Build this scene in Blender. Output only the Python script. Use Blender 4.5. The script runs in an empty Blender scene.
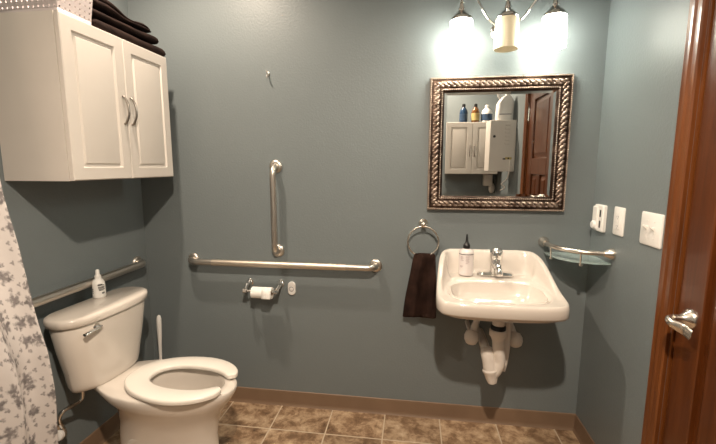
import bpy, bmesh, math, random
from mathutils import Vector, Matrix, noise
random.seed(4)
PI = math.pi
S = bpy.context.scene
COL = S.collection
W = 2.424          # room width
CEIL = 2.70
REAR = -2.40

# ------------------------------------------------------------------ helpers
def tag(o, label=None, cat=None, group=None, kind=None):
    if label: o['label'] = label
    if cat: o['category'] = cat
    if group: o['group'] = group
    if kind: o['kind'] = kind
    return o

def empty(name, loc, rz=0, label=None, cat=None, group=None, kind=None):
    o = bpy.data.objects.new(name, None)
    COL.objects.link(o)
    o.location = loc
    o.rotation_euler = (0, 0, rz)
    o.empty_display_size = .05
    return tag(o, label, cat, group, kind)

def obj(name, bm, m, parent=None, smooth=True, bevel=0, bseg=2, sub=0, solid=0, off=0, loc=None, angle=40):
    bmesh.ops.recalc_face_normals(bm, faces=bm.faces)
    me = bpy.data.meshes.new(name)
    bm.to_mesh(me)
    bm.free()
    o = bpy.data.objects.new(name, me)
    COL.objects.link(o)
    me.materials.append(m)
    if parent: o.parent = parent
    if loc: o.location = loc
    if smooth:
        for p in me.polygons: p.use_smooth = True
        try: me.set_sharp_from_angle(angle=math.radians(angle))
        except Exception: pass
    if solid:
        s = o.modifiers.new('solid', 'SOLIDIFY'); s.thickness = solid; s.offset = off
    if bevel:
        b = o.modifiers.new('bevel', 'BEVEL'); b.width = bevel; b.segments = bseg; b.limit_method = 'ANGLE'
        b.angle_limit = math.radians(35)
    if sub:
        s = o.modifiers.new('sub', 'SUBSURF'); s.levels = sub; s.render_levels = sub
    return o

def B(): return bmesh.new()

def box(bm, x0, x1, y0, y1, z0, z1):
    v = [bm.verts.new((x, y, z)) for x in (x0, x1) for y in (y0, y1) for z in (z0, z1)]
    for f in ((0,1,3,2),(4,6,7,5),(0,4,5,1),(2,3,7,6),(0,2,6,4),(1,5,7,3)):
        bm.faces.new([v[i] for i in f])
    return bm

def loft(bm, rings, caps=True, closed=True, cap0=True, cap1=True):
    R = [[bm.verts.new(p) for p in r] for r in rings]
    n = len(R[0])
    for a, b in zip(R[:-1], R[1:]):
        for i in range(n if closed else n - 1):
            j = (i + 1) % n
            try: bm.faces.new((a[i], a[j], b[j], b[i]))
            except ValueError: pass
    if caps and closed:
        if cap0: bm.faces.new(R[0][::-1])
        if cap1: bm.faces.new(R[-1])
    return R

def frame_for(t):
    t = t.normalized()
    up = Vector((0, 0, 1)) if abs(t.z) < .9 else Vector((1, 0, 0))
    a = t.cross(up).normalized()
    return a, a.cross(t).normalized()

def tube(bm, pts, r, seg=14, caps=True, flat=1.0):
    pts = [Vector(p) for p in pts]
    n = len(pts)
    rs = r if isinstance(r, (list, tuple)) else [r] * n
    T = []
    for i in range(n):
        a = pts[max(0, i - 1)]; b = pts[min(n - 1, i + 1)]
        T.append((b - a).normalized())
    a, b = frame_for(T[0])
    rings = []
    for i in range(n):
        if i:
            q = T[i - 1].rotation_difference(T[i])
            a = q @ a; b = q @ b
        rings.append([pts[i] + rs[i] * (math.cos(2*PI*k/seg) * a + flat * math.sin(2*PI*k/seg) * b) for k in range(seg)])
    loft(bm, rings, caps)
    return bm

def lathe(bm, prof, c=(0,0,0), axis=(0,0,1), seg=28, caps=True):
    ax = Vector(axis).normalized(); a, b = frame_for(ax); c = Vector(c)
    rings = [[c + ax * z + max(r, 1e-4) * (math.cos(2*PI*k/seg) * a + math.sin(2*PI*k/seg) * b) for k in range(seg)] for r, z in prof]
    loft(bm, rings, caps)
    return bm

def spline(pts, n=8, closed=False):
    P = [Vector(p) for p in pts]; out = []
    m = len(P)
    for i in range(m if closed else m - 1):
        if closed: p0, p1, p2, p3 = P[(i-1) % m], P[i], P[(i+1) % m], P[(i+2) % m]
        else: p0, p1, p2, p3 = P[max(0, i-1)], P[i], P[i+1], P[min(m-1, i+2)]
        for k in range(n):
            t = k / n
            out.append(.5 * ((2*p1) + (p2-p0)*t + (2*p0-5*p1+4*p2-p3)*t*t + (3*p1-p0-3*p2+p3)*t*t*t))
    if not closed: out.append(P[-1])
    return out

def lerp(a, b, t): return a + (b - a) * t
def sm(e0, e1, x):
    t = max(0, min(1, (x - e0) / (e1 - e0))); return t*t*(3 - 2*t)
def interp(tab, x):
    if x <= tab[0][0]: return tab[0][1]
    for (a, va), (b, vb) in zip(tab[:-1], tab[1:]):
        if x <= b: return lerp(va, vb, (x - a) / (b - a))
    return tab[-1][1]

def rrect(hx, hy, r, n=6, cx=0, cy=0):
    pts = []
    for sx, sy, a0 in ((1,1,0), (-1,1,PI/2), (-1,-1,PI), (1,-1,1.5*PI)):
        for k in range(n + 1):
            a = a0 + PI/2 * k / n
            pts.append((cx + sx*(hx - r) + r*math.cos(a), cy + sy*(hy - r) + r*math.sin(a)))
    return pts

# ------------------------------------------------------------------ materials
def mat(name, color, rough=.5, metal=0, coat=0, emit=None, estr=0, spec=.5, trans=0, ior=1.45, alpha=1):
    m = bpy.data.materials.new(name); m.use_nodes = True
    b = m.node_tree.nodes['Principled BSDF']
    b.inputs['Base Color'].default_value = (*color, 1)
    b.inputs['Roughness'].default_value = rough
    b.inputs['Metallic'].default_value = metal
    b.inputs['Coat Weight'].default_value = coat
    b.inputs['Coat Roughness'].default_value = .05
    b.inputs['Specular IOR Level'].default_value = spec
    b.inputs['Transmission Weight'].default_value = trans
    b.inputs['IOR'].default_value = ior
    if emit:
        b.inputs['Emission Color'].default_value = (*emit, 1)
        b.inputs['Emission Strength'].default_value = estr
    return m

class N:
    """tiny node graph helper"""
    def __init__(s, m):
        s.t = m.node_tree; s.b = s.t.nodes['Principled BSDF']
    def n(s, kind, **kw):
        o = s.t.nodes.new(kind)
        for k, v in kw.items():
            if k in o.inputs: o.inputs[k].default_value = v
            else: setattr(o, k, v)
        return o
    def l(s, a, b): s.t.links.new(a, b)
    def ramp(s, fac, stops):
        r = s.n('ShaderNodeValToRGB')
        e = r.color_ramp.elements
        while len(e) < len(stops): e.new(.5)
        for i, (p, c) in enumerate(stops):
            e[i].position = p; e[i].color = (*c, 1) if len(c) == 3 else c
        s.l(fac, r.inputs[0]); return r
    def bump(s, h, strength=.2, dist=.01):
        b = s.n('ShaderNodeBump'); b.inputs['Strength'].default_value = strength; b.inputs['Distance'].default_value = dist
        s.l(h, b.inputs['Height']); s.l(b.outputs[0], s.b.inputs['Normal']); return b
    def math(s, op, a, b=None):
        o = s.n('ShaderNodeMath'); o.operation = op
        for i, v in enumerate((a, b)):
            if v is None: continue
            if isinstance(v, (int, float)): o.inputs[i].default_value = v
            else: s.l(v, o.inputs[i])
        return o.outputs[0]

def paint_mat():
    m = mat('slate_paint', (.15, .19, .2), .42, spec=.45); g = N(m)
    tc = g.n('ShaderNodeTexCoord')
    n1 = g.n('ShaderNodeTexNoise', Scale=95.0, Detail=3.0, Roughness=.55); g.l(tc.outputs['Object'], n1.inputs['Vector'])
    n2 = g.n('ShaderNodeTexNoise', Scale=1.7, Detail=2.0); g.l(tc.outputs['Object'], n2.inputs['Vector'])
    r = g.ramp(n2.outputs[0], [(.3, WALL_A), (.7, WALL_B)])
    g.l(r.outputs[0], g.b.inputs['Base Color'])
    g.bump(n1.outputs[0], .15, .006)
    return m
WALL_A = (.158, .182, .188); WALL_B = (.168, .193, .199)

def wood_mat(name, dark, light, scale=1.0, rough=.32, axis='Z'):
    m = mat(name, light, rough, coat=.25); g = N(m)
    tc = g.n('ShaderNodeTexCoord'); mp = g.n('ShaderNodeMapping')
    mp.inputs['Scale'].default_value = (14*scale, 14*scale, 1.1*scale) if axis == 'Z' else (14*scale, 1.1*scale, 14*scale)
    g.l(tc.outputs['Object'], mp.inputs[0])
    n = g.n('ShaderNodeTexNoise', Scale=2.2, Detail=6.0, Roughness=.6, Distortion=.6); g.l(mp.outputs[0], n.inputs['Vector'])
    r = g.ramp(n.outputs[0], [(.3, dark), (.7, light)])
    g.l(r.outputs[0], g.b.inputs['Base Color'])
    g.bump(n.outputs[0], .06, .004)
    return m

def floor_mat():
    m = mat('stone_tile', (.2, .12, .07), .38, spec=.4); g = N(m)
    tc = g.n('ShaderNodeTexCoord')
    sx = g.n('ShaderNodeSeparateXYZ'); g.l(tc.outputs['Object'], sx.inputs[0])
    P = .3015
    def cell(sock, o):
        u = g.math('DIVIDE', g.math('ADD', sock, -o + 20 * P), P)
        fr = g.math('FRACT', u); fl = g.math('FLOOR', u)
        d = g.math('MINIMUM', fr, g.math('SUBTRACT', 1.0, fr))
        return fl, d
    fx, dx = cell(sx.outputs[0], .507); fy, dy = cell(sx.outputs[1], -.223)
    d = g.math('MINIMUM', dx, dy)
    cid = g.math('ADD', g.math('MULTIPLY', fx, 7.13), g.math('MULTIPLY', fy, 3.71))
    wv = g.n('ShaderNodeCombineXYZ'); g.l(sx.outputs[0], wv.inputs[0]); g.l(sx.outputs[1], wv.inputs[1]); g.l(cid, wv.inputs[2])
    n = g.n('ShaderNodeTexNoise', Scale=13.0, Detail=8.0, Roughness=.7, Distortion=.25); g.l(wv.outputs[0], n.inputs['Vector'])
    stone = g.ramp(n.outputs[0], [(.3, (.10, .06, .034)), (.45, (.23, .142, .082)), (.56, (.40, .28, .175)), (.72, (.60, .46, .32))])
    wn = g.n('ShaderNodeTexWhiteNoise'); wn.noise_dimensions = '1D'; g.l(cid, wn.inputs['W'])
    val = g.math('ADD', g.math('MULTIPLY', wn.outputs[0], .35), .82)
    mixv = g.n('ShaderNodeMix'); mixv.data_type = 'RGBA'; mixv.blend_type = 'MULTIPLY'; mixv.inputs['Factor'].default_value = 1
    g.l(stone.outputs[0], mixv.inputs['A'])
    cc = g.n('ShaderNodeCombineColor'); [g.l(val, cc.inputs[i]) for i in range(3)]
    g.l(cc.outputs[0], mixv.inputs['B'])
    gm = g.n('ShaderNodeMapRange'); gm.inputs[1].default_value = .009; gm.inputs[2].default_value = .013
    g.l(d, gm.inputs[0])
    mx = g.n('ShaderNodeMix'); mx.data_type = 'RGBA'; mx.inputs['A'].default_value = (.52, .42, .31, 1)
    g.l(gm.outputs[0], mx.inputs['Factor']); g.l(mixv.outputs['Result'], mx.inputs['B'])
    g.l(mx.outputs['Result'], g.b.inputs['Base Color'])
    h = g.math('ADD', g.math('MULTIPLY', n.outputs[0], .25), gm.outputs[0])
    g.bump(h, .25, .003)
    return m

def towel_mat(name, a, b):
    m = mat(name, a, .95, spec=.15); g = N(m)
    b_ = g.b
    b_.inputs['Sheen Weight'].default_value = .0
    tc = g.n('ShaderNodeTexCoord')
    n = g.n('ShaderNodeTexNoise', Scale=260.0, Detail=2.0); g.l(tc.outputs['Object'], n.inputs['Vector'])
    n2 = g.n('ShaderNodeTexNoise', Scale=14.0, Detail=3.0); g.l(tc.outputs['Object'], n2.inputs['Vector'])
    r = g.ramp(n2.outputs[0], [(.35, a), (.7, b)]); g.l(r.outputs[0], b_.inputs['Base Color'])
    g.bump(n.outputs[0], .7, .004)
    return m

def curtain_mat():
    m = mat('floral_fabric', (.7, .66, .62), .85, spec=.2); g = N(m)
    g.b.inputs['Subsurface Weight'].default_value = 0
    tc = g.n('ShaderNodeTexCoord')
    def flowers(scale, rad, petals, seed):
        mp = g.n('ShaderNodeMapping'); mp.inputs['Scale'].default_value = (scale,)*3; mp.inputs['Location'].default_value = (seed, seed*.7, 0)
        g.l(tc.outputs['UV'], mp.inputs[0])
        v = g.n('ShaderNodeTexVoronoi'); v.voronoi_dimensions = '2D'; v.inputs['Scale'].default_value = 1; v.inputs['Randomness'].default_value = .75
        nz = g.n('ShaderNodeTexNoise', Scale=4.5, Detail=4.0); g.l(mp.outputs[0], nz.inputs['Vector'])
        g.l(mp.outputs[0], v.inputs['Vector'])
        sb = g.n('ShaderNodeVectorMath'); sb.operation = 'SUBTRACT'
        g.l(mp.outputs[0], sb.inputs[0]); g.l(v.outputs['Position'], sb.inputs[1])
        sp = g.n('ShaderNodeSeparateXYZ'); g.l(sb.outputs[0], sp.inputs[0])
        ang = g.math('ARCTAN2', sp.outputs[1], sp.outputs[0])
        cs = g.math('COSINE', g.math('MULTIPLY', ang, float(petals)))
        th = g.math('ADD', g.math('MULTIPLY', cs, rad*.20), g.math('ADD', g.math('MULTIPLY', nz.outputs[0], rad*1.7), rad*.15))
        ins = g.math('SUBTRACT', th, v.outputs['Distance'])
        mr = g.n('ShaderNodeMapRange'); mr.inputs[1].default_value = 0; mr.inputs[2].default_value = rad*.5
        g.l(ins, mr.inputs[0])
        tone = g.math('MULTIPLY', mr.outputs[0], g.math('ADD', .35, nz.outputs[0]))
        return tone
    a = flowers(12.5, .33, 5, 1.3); b = flowers(27, .24, 3, 4.1)
    t = g.math('MAXIMUM', a, g.math('MULTIPLY', b, .75))
    mx = g.n('ShaderNodeMix'); mx.data_type = 'RGBA'
    mx.inputs['A'].default_value = (.56, .52, .50, 1); mx.inputs['B'].default_value = (.15, .135, .135, 1)
    g.l(t, mx.inputs['Factor']); g.l(mx.outputs['Result'], g.b.inputs['Base Color'])
    n = g.n('ShaderNodeTexNoise', Scale=60.0, Detail=2.0); g.l(tc.outputs['UV'], n.inputs['Vector'])
    g.bump(n.outputs[0], .2, .004)
    return m

def steel_mat(name, col, r0):
    m = mat(name, col, r0, 1); g = N(m)
    tc = g.n('ShaderNodeTexCoord')
    n = g.n('ShaderNodeTexNoise', Scale=9.0, Detail=1.0); g.l(tc.outputs['Object'], n.inputs['Vector'])
    mr = g.n('ShaderNodeMapRange'); mr.inputs[3].default_value = r0*.95; mr.inputs[4].default_value = r0*1.05
    g.l(n.outputs[0], mr.inputs[0]); g.l(mr.outputs[0], g.b.inputs['Roughness'])
    return m

def speckle(name, col, rough, var=.06, scale=20.0, coat=0, spec=.5):
    m = mat(name, col, rough, coat=coat, spec=spec); g = N(m)
    tc = g.n('ShaderNodeTexCoord')
    n = g.n('ShaderNodeTexNoise', Scale=scale, Detail=3.0); g.l(tc.outputs['Object'], n.inputs['Vector'])
    r = g.ramp(n.outputs[0], [(.3, tuple(c*(1-var) for c in col)), (.7, tuple(min(1, c*(1+var)) for c in col))])
    g.l(r.outputs[0], g.b.inputs['Base Color'])
    return m

def bronze_mat():
    m = mat('antique_bronze', (.3, .2, .14), .42, .85); g = N(m)
    geo = g.n('ShaderNodeNewGeometry')
    tc = g.n('ShaderNodeTexCoord')
    n = g.n('ShaderNodeTexNoise', Scale=22.0, Detail=4.0); g.l(tc.outputs['Object'], n.inputs['Vector'])
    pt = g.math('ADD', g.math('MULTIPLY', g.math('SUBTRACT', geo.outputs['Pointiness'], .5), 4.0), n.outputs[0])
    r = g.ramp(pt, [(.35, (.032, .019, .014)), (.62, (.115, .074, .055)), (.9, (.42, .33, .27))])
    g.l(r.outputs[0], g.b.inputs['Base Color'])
    return m

M = {}
M['paint'] = paint_mat()
M['ceiling'] = speckle('ceiling_white', (.62, .6, .56), .9, .03)
M['floor'] = floor_mat()
M['base'] = speckle('brown_vinyl', (.185, .118, .074), .5, .08, 6)
M['casing'] = wood_mat('casing_wood', (.085, .024, .005), (.18, .056, .013))
M['door'] = wood_mat('door_wood', (.058, .014, .0025), (.115, .031, .006))
M['cab'] = speckle('white_laminate', (.63, .585, .535), .35, .015, 8, spec=.4)
M['porc'] = speckle('porcelain', (.70, .64, .575), .16, .012, 5, coat=.6)
M['sinkporc'] = speckle('sink_porcelain', (.66, .60, .54), .14, .012, 5, coat=.6)
M['seat'] = speckle('seat_plastic', (.82, .77, .70), .22, .01, 5, coat=.3)
M['pvc'] = speckle('white_pvc', (.74, .68, .62), .42, .04, 14)
M['plastic'] = speckle('white_plastic', (.78, .76, .73), .35, .02, 10)
M['bplastic'] = speckle('basket_plastic', (.58, .52, .515), .4, .02, 10)
M['black'] = speckle('black_plastic', (.012, .012, .013), .35, .1, 20)
M['grey'] = speckle('grey_print', (.22, .21, .22), .5, .1, 30)
M['chrome'] = steel_mat('chrome', (.86, .85, .83), .07)
M['nickel'] = steel_mat('brushed_nickel', (.74, .69, .62), .26)
M['steel'] = steel_mat('brushed_steel', (.62, .575, .52), .36)
M['grip'] = steel_mat('peened_grip', (.72, .64, .54), .42)
M['mirror'] = steel_mat('mirror_silver', (.72, .72, .70), .012)
M['bronze'] = bronze_mat()
M['pull'] = steel_mat('dark_nickel', (.36, .33, .30), .28)
M['towel'] = towel_mat('brown_terry', (.016, .008, .006), (.036, .018, .013))
M['towel2'] = towel_mat('dark_brown_terry', (.012, .007, .006), (.028, .016, .013))
M['curtain'] = curtain_mat()
M['paper'] = speckle('tissue', (.84, .82, .78), .9, .02, 60)
M['water'] = mat('water', (.75, .8, .8), .02, trans=1, ior=1.33)
M['glass'] = mat('shelf_glass', (.80, .95, .93), .12, trans=.72, ior=1.45)
M['lit'] = mat('lit_frosted_glass', (.9, .9, .85), .4, emit=(1.0, .99, .86), estr=36)
M['dimlit'] = mat('dim_frosted_glass', (.62, .55, .40), .4, emit=(1, .82, .5), estr=.22)  # faint warm emission added to brighten the dim middle shade and its bulb
M['lens'] = mat('ceiling_lens', (.9, .88, .8), .5, emit=(1, .8, .58), estr=4)
M['blue'] = speckle('blue_label', (.035, .065, .12), .4, .08, 20)
M['bluegl'] = speckle('dark_blue_bottle', (.02, .045, .09), .15, .1, 10)
M['amber'] = speckle('amber_bottle', (.13, .055, .015), .15, .1, 10)
M['yellow'] = speckle('yellow_label', (.42, .33, .13), .5, .06, 20)
M['soap'] = speckle('soap_bottle', (.74, .68, .66), .22, .02, 9, coat=.3)
M['print'] = speckle('pink_print', (.42, .33, .33), .5, .06, 30)
M['braid'] = steel_mat('braided_hose', (.5, .5, .5), .35)

# ------------------------------------------------------------------ room
T = .1
def struct(name, bm, m, label, cat, **kw):
    o = obj(name, bm, m, **kw); return tag(o, label, cat, kind='structure')
DY0, DY1, DTOP = -.662, -1.262, 2.03      # door opening
b = B(); box(b, 0, W, REAR, 0, -.1, 0); struct('floor', b, M['floor'], 'brown stone-look tile floor with pale grout', 'floor', smooth=False)
b = B(); box(b, -T, W+T, REAR-T, T, CEIL, CEIL+.1); struct('ceiling', b, M['ceiling'], 'plain white ceiling above the bathroom', 'ceiling', smooth=False)
b = B(); box(b, -T, W+T, 0, T, -.1, CEIL); struct('wall_back', b, M['paint'], 'slate blue wall carrying the mirror and basin', 'wall', smooth=False)
b = B(); box(b, -T, 0, REAR, 0, -.1, CEIL); struct('wall_left', b, M['paint'], 'slate blue wall behind the toilet tank', 'wall', smooth=False)
b = B(); box(b, -T, W+T, REAR-T, REAR, -.1, CEIL); struct('wall_front', b, M['paint'], 'slate blue wall opposite the mirror, seen only in it', 'wall', smooth=False)
b = B()
box(b, W, W+T, DY0, 0, -.1, CEIL); box(b, W, W+T, REAR, DY1, -.1, CEIL); box(b, W, W+T, DY1, DY0, DTOP, CEIL)
struct('wall_right', b, M['paint'], 'slate blue wall with the switches and brown door', 'wall', smooth=False)

def baseboard(name, p0, p1, nrm, label):
    # swept cove-base profile
    prof = [(0, 0), (.016, 0), (.011, .006), (.007, .02), (.006, .078), (.004, .086), (0, .089)]
    p0 = Vector(p0); p1 = Vector(p1); n = Vector(nrm)
    b = B(); loft(b, [[p + n*d + Vector((0, 0, z)) for d, z in prof] for p in (p0, p1)])
    return struct(name, b, M['base'], label, 'baseboard', angle=30)
baseboard('baseboard_back', (0, 0, 0), (W, 0, 0), (0, -1, 0), 'brown vinyl baseboard under the mirror wall')
baseboard('baseboard_left', (0, -.007, 0), (0, REAR, 0), (1, 0, 0), 'brown vinyl baseboard behind the toilet')
baseboard('baseboard_right', (W, -.007, 0), (W, -.584, 0), (-1, 0, 0), 'short brown vinyl baseboard between corner and door casing')

# door casing
prof = [(0, 0), (0, .012), (.006, .016), (.014, .016), (.018, .012), (.03, .013), (.038, .018), (.048, .018), (.053, .014), (.066, .016), (.074, .012), (.078, 0)]
b = B()
rings = []
for (y, z, sy, sz) in ((DY0, 0, 1, 0), (DY0, DTOP, 1, 1), (DY1, DTOP, -1, 1), (DY1, 0, -1, 0)):
    rings.append([Vector((W - d, y + sy*w, z + sz*w)) for w, d in prof])
loft(b, rings)
struct('trim_1', b, M['casing'], 'reddish brown moulded wooden casing around the door', 'door casing', angle=25)
# jamb
b = B()
box(b, W, W+T, DY0-.001, DY0-.012, 0, DTOP); box(b, W, W+T, DY1+.012, DY1+.001, 0, DTOP); box(b, W, W+T, DY1+.012, DY0-.012, DTOP-.012, DTOP-.001)
struct('trim_2', b, M['casing'], 'brown wooden jamb lining the door opening', 'door jamb', smooth=False)

# door leaf
door = empty('door_1', (W+.004, DY0-.015, .006), label='brown panelled wooden door with a nickel lever handle', cat='door', kind='structure')
DW = -(DY1 - DY0) - .03; DH = DTOP - .022
def dbox(bm, y0, y1, z0, z1, x0=0, x1=.038): box(bm, x0, x1, -y1, -y0, z0, z1)
ST = .112
b = B(); ym = DW/2
rails = [(0, .21), (1.325, 1.445), (1.875, DH)]
dbox(b, 0, ST, 0, DH); dbox(b, DW-ST, DW, 0, DH)
for a, c in rails: dbox(b, ST, DW-ST, a, c)
dbox(b, ym-.035, ym+.035, .21, 1.325)
obj('door_frame', b, M['door'], door, bevel=.004)
def raised(y0, y1, z0, z1):
    b = B()
    rings = []
    for ins, d in ((0, .016), (.006, .016), (.034, .006), (.036, .004)):
        rings.append([(d, -(y0+ins), z0+ins), (d, -(y1-ins), z0+ins), (d, -(y1-ins), z1-ins), (d, -(y0+ins), z1-ins)])
    rings.insert(0, [(.03, -y0, z0), (.03, -y1, z0), (.03, -y1, z1), (.03, -y0, z1)])
    loft(b, rings)
    obj('door_panel', b, M['door'], door, angle=20)
raised(ST, DW-ST, 1.445, 1.875); raised(ST, ym-.035, .21, 1.325); raised(ym+.035, DW-ST, .21, 1.325)
h = empty('door_handle', (0, -.062, .905)); h.parent = door
b = B(); lathe(b, [(.033, 0), (.033, .004), (.029, .010), (.018, .020), (.012, .034), (.0115, .05)], axis=(-1, 0, 0)); obj('rose', b, M['nickel'], h)
b = B(); lp = spline([(-.040, .004, .0), (-.056, .002, -.001), (-.066, -.008, -.004), (-.066, -.03, -.010), (-.056, -.056, -.018), (-.044, -.078, -.026)], 6)
tube(b, lp, [lerp(.0105, .019, sm(.25, 1, i/(len(lp)-1)))*(1 if i < len(lp)-1 else .8) for i in range(len(lp))], 14, flat=1)
for v in b.verts:     # flatten the flared blade
    t = sm(-.01, -.06, v.co.y)
    v.co.x = lerp(v.co.x, lerp(-.066, -.044, t) + (v.co.x-lerp(-.066, -.044, t))*.35, t)
obj('lever', b, M['nickel'], h)
for hz in (.25, 1.78):
    b = B(); tube(b, [(-.006, -DW-.006, hz-.045), (-.006, -DW-.006, hz+.045)], .007, 10); obj('hinge', b, M['nickel'], door)

# ------------------------------------------------------------------ wall cabinets
def arch_handle(parent, x, y, z, h=.115, m='pull', name='handle'):
    b = B()
    tube(b, spline([(x, y, z-h/2), (x+.010, y, z-h/2+.004), (x+.024, y, z-h*.22), (x+.027, y, z), (x+.024, y, z+h*.22), (x+.010, y, z+h/2-.004), (x, y, z+h/2)], 6), .0048, 10)
    return obj(name, b, M[m], parent)

def cabinet(loc, rz, width, height, depth, label, hz):
    """local frame: back on x=0, doors face +x, width along y from 0 to width"""
    c = empty('wall_cabinet', loc, rz, label, 'cabinet')
    t = .016; D = depth - .02
    b = B()
    box(b, 0, D, 0, t, 0, height); box(b, 0, D, width-t, width, 0, height)
    box(b, 0, D, t, width-t, 0, t); box(b, 0, D, t, width-t, height-t, height); box(b, 0, .006, t, width-t, t, height-t)
    box(b, .01, D-.02, t, width-t, height*.5-.008, height*.5+.008)
    obj('body', b, M['cab'], c, smooth=False)
    for k in (0, 1):
        y0 = (.002, width/2+.0015)[k]; y1 = (width/2-.0015, width-.002)[k]
        b = B(); rr = []
        e = .048
        for ins, x in ((0, D+.0015), (0, D+.017), (.003, D+.020), (e, D+.020), (e+.005, D+.012), (e+.013, D+.012), (e+.018, D+.0185), (e+.021, D+.019)):
            rr.append([(x, y0+ins, .002+ins), (x, y1-ins, .002+ins), (x, y1-ins, height-.002-ins), (x, y0+ins, height-.002-ins)])
        loft(b, rr)
        d = obj('door', b, M['cab'], c, angle=25)
        hy = (y1 - .022, y0 + .022)[k]
        arch_handle(d, D+.019, hy, hz)
    return c
CAB_Y0, CAB_Y1, CZ0, CZ1, CD = -.765, -.142, 1.3356, 1.9332, .2974
cabinet((.001, CAB_Y0, CZ0), 0, CAB_Y1-CAB_Y0, CZ1-CZ0, CD, 'white two-door wall cabinet above the toilet with a towel stack on top', .295)

# ------------------------------------------------------------------ basket and towels on the cabinet
ZT = CZ1 + .0005
bk = empty('storage_basket', (.155, -.676, ZT), label='white perforated plastic basket on the wall cabinet beside brown towels', cat='basket')
def perf(bm, c00, c10, c11, c01, nu, nv, fx=.5, fy=.55):
    c00, c10, c11, c01 = map(Vector, (c00, c10, c11, c01))
    P = lambda u, v: (c00*(1-u) + c10*u)*(1-v) + (c01*(1-u) + c11*u)*v
    grid = {}
    for i in range(nu+1):
        for j in range(nv+1): grid[i, j] = bm.verts.new(P(i/nu, j/nv))
    for i in range(nu):
        for j in range(nv):
            o = [grid[i, j], grid[i+1, j], grid[i+1, j+1], grid[i, j+1]]
            k = .5
            inn = []
            for su, sv in ((-1,-1), (1,-1), (1,1), (-1,1)):
                for q in ((0, 1) if su*sv > 0 else (1, 0)):
                    du = su*fx/2*(1 if q else .55); dv = sv*fy/2*(.55 if q else 1)
                    inn.append(bm.verts.new(P((i+.5+du)/nu, (j+.5+dv)/nv)))
            for e in range(4):
                n = (e+1) % 4
                a0, a1 = inn[2*e], inn[2*e+1]; nx = inn[2*n]
                bm.faces.new((o[e], a0, a1)) if True else None
                bm.faces.new((o[e], a1, nx, o[n]))
x0, x1, y0, y1, hgt, tp = -.125, .128, -.072, .078, .15, .012
b = B()
bc = [(x0, y0, .012), (x1, y0, .012), (x1, y1, .012), (x0, y1, .012)]
tc_ = [(x0-tp, y0-tp, hgt-.015), (x1+tp, y0-tp, hgt-.015), (x1+tp, y1+tp, hgt-.015), (x0-tp, y1+tp, hgt-.015)]
for e in range(4):
    n = (e+1) % 4
    L = (Vector(bc[n]) - Vector(bc[e])).length
    perf(b, bc[e], bc[n], tc_[n], tc_[e], max(4, round(L/.021)), 6, .62, .62)
bmesh.ops.remove_doubles(b, verts=b.verts, dist=1e-5)
obj('side_wall', b, M['bplastic'], bk, smooth=False, solid=.003, off=-1)
b = B(); loft(b, [[(p[0]*s, p[1]*s, z) for p in bc] for s, z in ((.97, 0), (1, .004), (1.003, .014))], cap1=False)
obj('base', b, M['bplastic'], bk, solid=.003, off=-1)
b = B(); rp = [Vector(p)+Vector((0, 0, .004)) for p in tc_]
rim = spline([rp[0].lerp(rp[1], .1), rp[0].lerp(rp[1], .9), rp[1].lerp(rp[2], .1), rp[1].lerp(rp[2], .9), rp[2].lerp(rp[3], .1), rp[2].lerp(rp[3], .9), rp[3].lerp(rp[0], .1), rp[3].lerp(rp[0], .9)], 5, True)
tube(b, rim + [rim[0]], .006, 8); obj('rim', b, M['bplastic'], bk)

def folded_towel(x0, x1, y0, y1, z0, h, layers, seed, label, rum=.004, m='towel2', taper=1):
    o0 = ((x0+x1)/2, (y0+y1)/2, z0)
    w = (x1-x0)/2
    prof = []
    lh = h / layers
    # front fold edge (bulges), bottom to top, then back
    for L in range(layers):
        for k in range(7):
            a = -PI/2 + PI*k/6
            prof.append((w - lh*.5 + lh*.5*math.cos(a) - .003*(L % 2), lh*(L+.5) + lh*.49*math.sin(a)))
    for k in range(1, 12): prof.append((w - lh*.5 - 2*(w - lh*.5)*k/12, h))
    for L in reversed(range(layers)):
        for k in range(7):
            a = PI/2 + PI*k/6
            prof.append((-w + lh*.5 + lh*.5*math.cos(a), lh*(L+.5) + lh*.49*math.sin(a)))
    for k in range(1, 12): prof.append((-(w - lh*.5) + 2*(w - lh*.5)*k/12, 0))
    rings = []; n = 42
    for i in range(n+1):
        s = i/n; y = lerp(y0, y1, s) - o0[1]
        e = min(s, 1-s)*(y1-y0)
        k = math.sqrt(max(.02, 1-(1-min(1, e/(h*.55)))**2))
        r = []
        for px, pz in prof:
            nv = noise.noise_vector(Vector((px*9+seed, y*9, pz*14+seed)))
            zc = (h*.5 + (pz-h*.5)*k)*lerp(1, taper, s)
            sag = rum*2.2*noise.noise(Vector((px*7+seed, y*6+seed, 0)))*(pz/h)
            r.append((px*(.96+.04*k) + nv.x*rum, y + nv.y*rum*.6, max(0, zc*.985 + (sag if pz > .004 else 0))))
        rings.append(r)
    b = B(); loft(b, rings)
    t = obj('folded_towel', b, M[m], loc=o0, angle=80)
    return tag(t, label, 'towel', 'brown towels on the wall cabinet')
folded_towel(.03, .288, -.585, -.118, ZT, .044, 1, 1.1, 'dark brown folded towel at the bottom of the stack on the cabinet', .004)
folded_towel(.035, .280, -.588, -.165, ZT+.053, .028, 1, 5.7, 'dark brown folded towel in the middle of the cabinet towel stack', .007)
folded_towel(.05, .268, -.560, -.195, ZT+.0955, .046, 2, 9.2, 'rumpled dark brown towel on top of the cabinet towel stack', .016, taper=.5)

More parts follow.
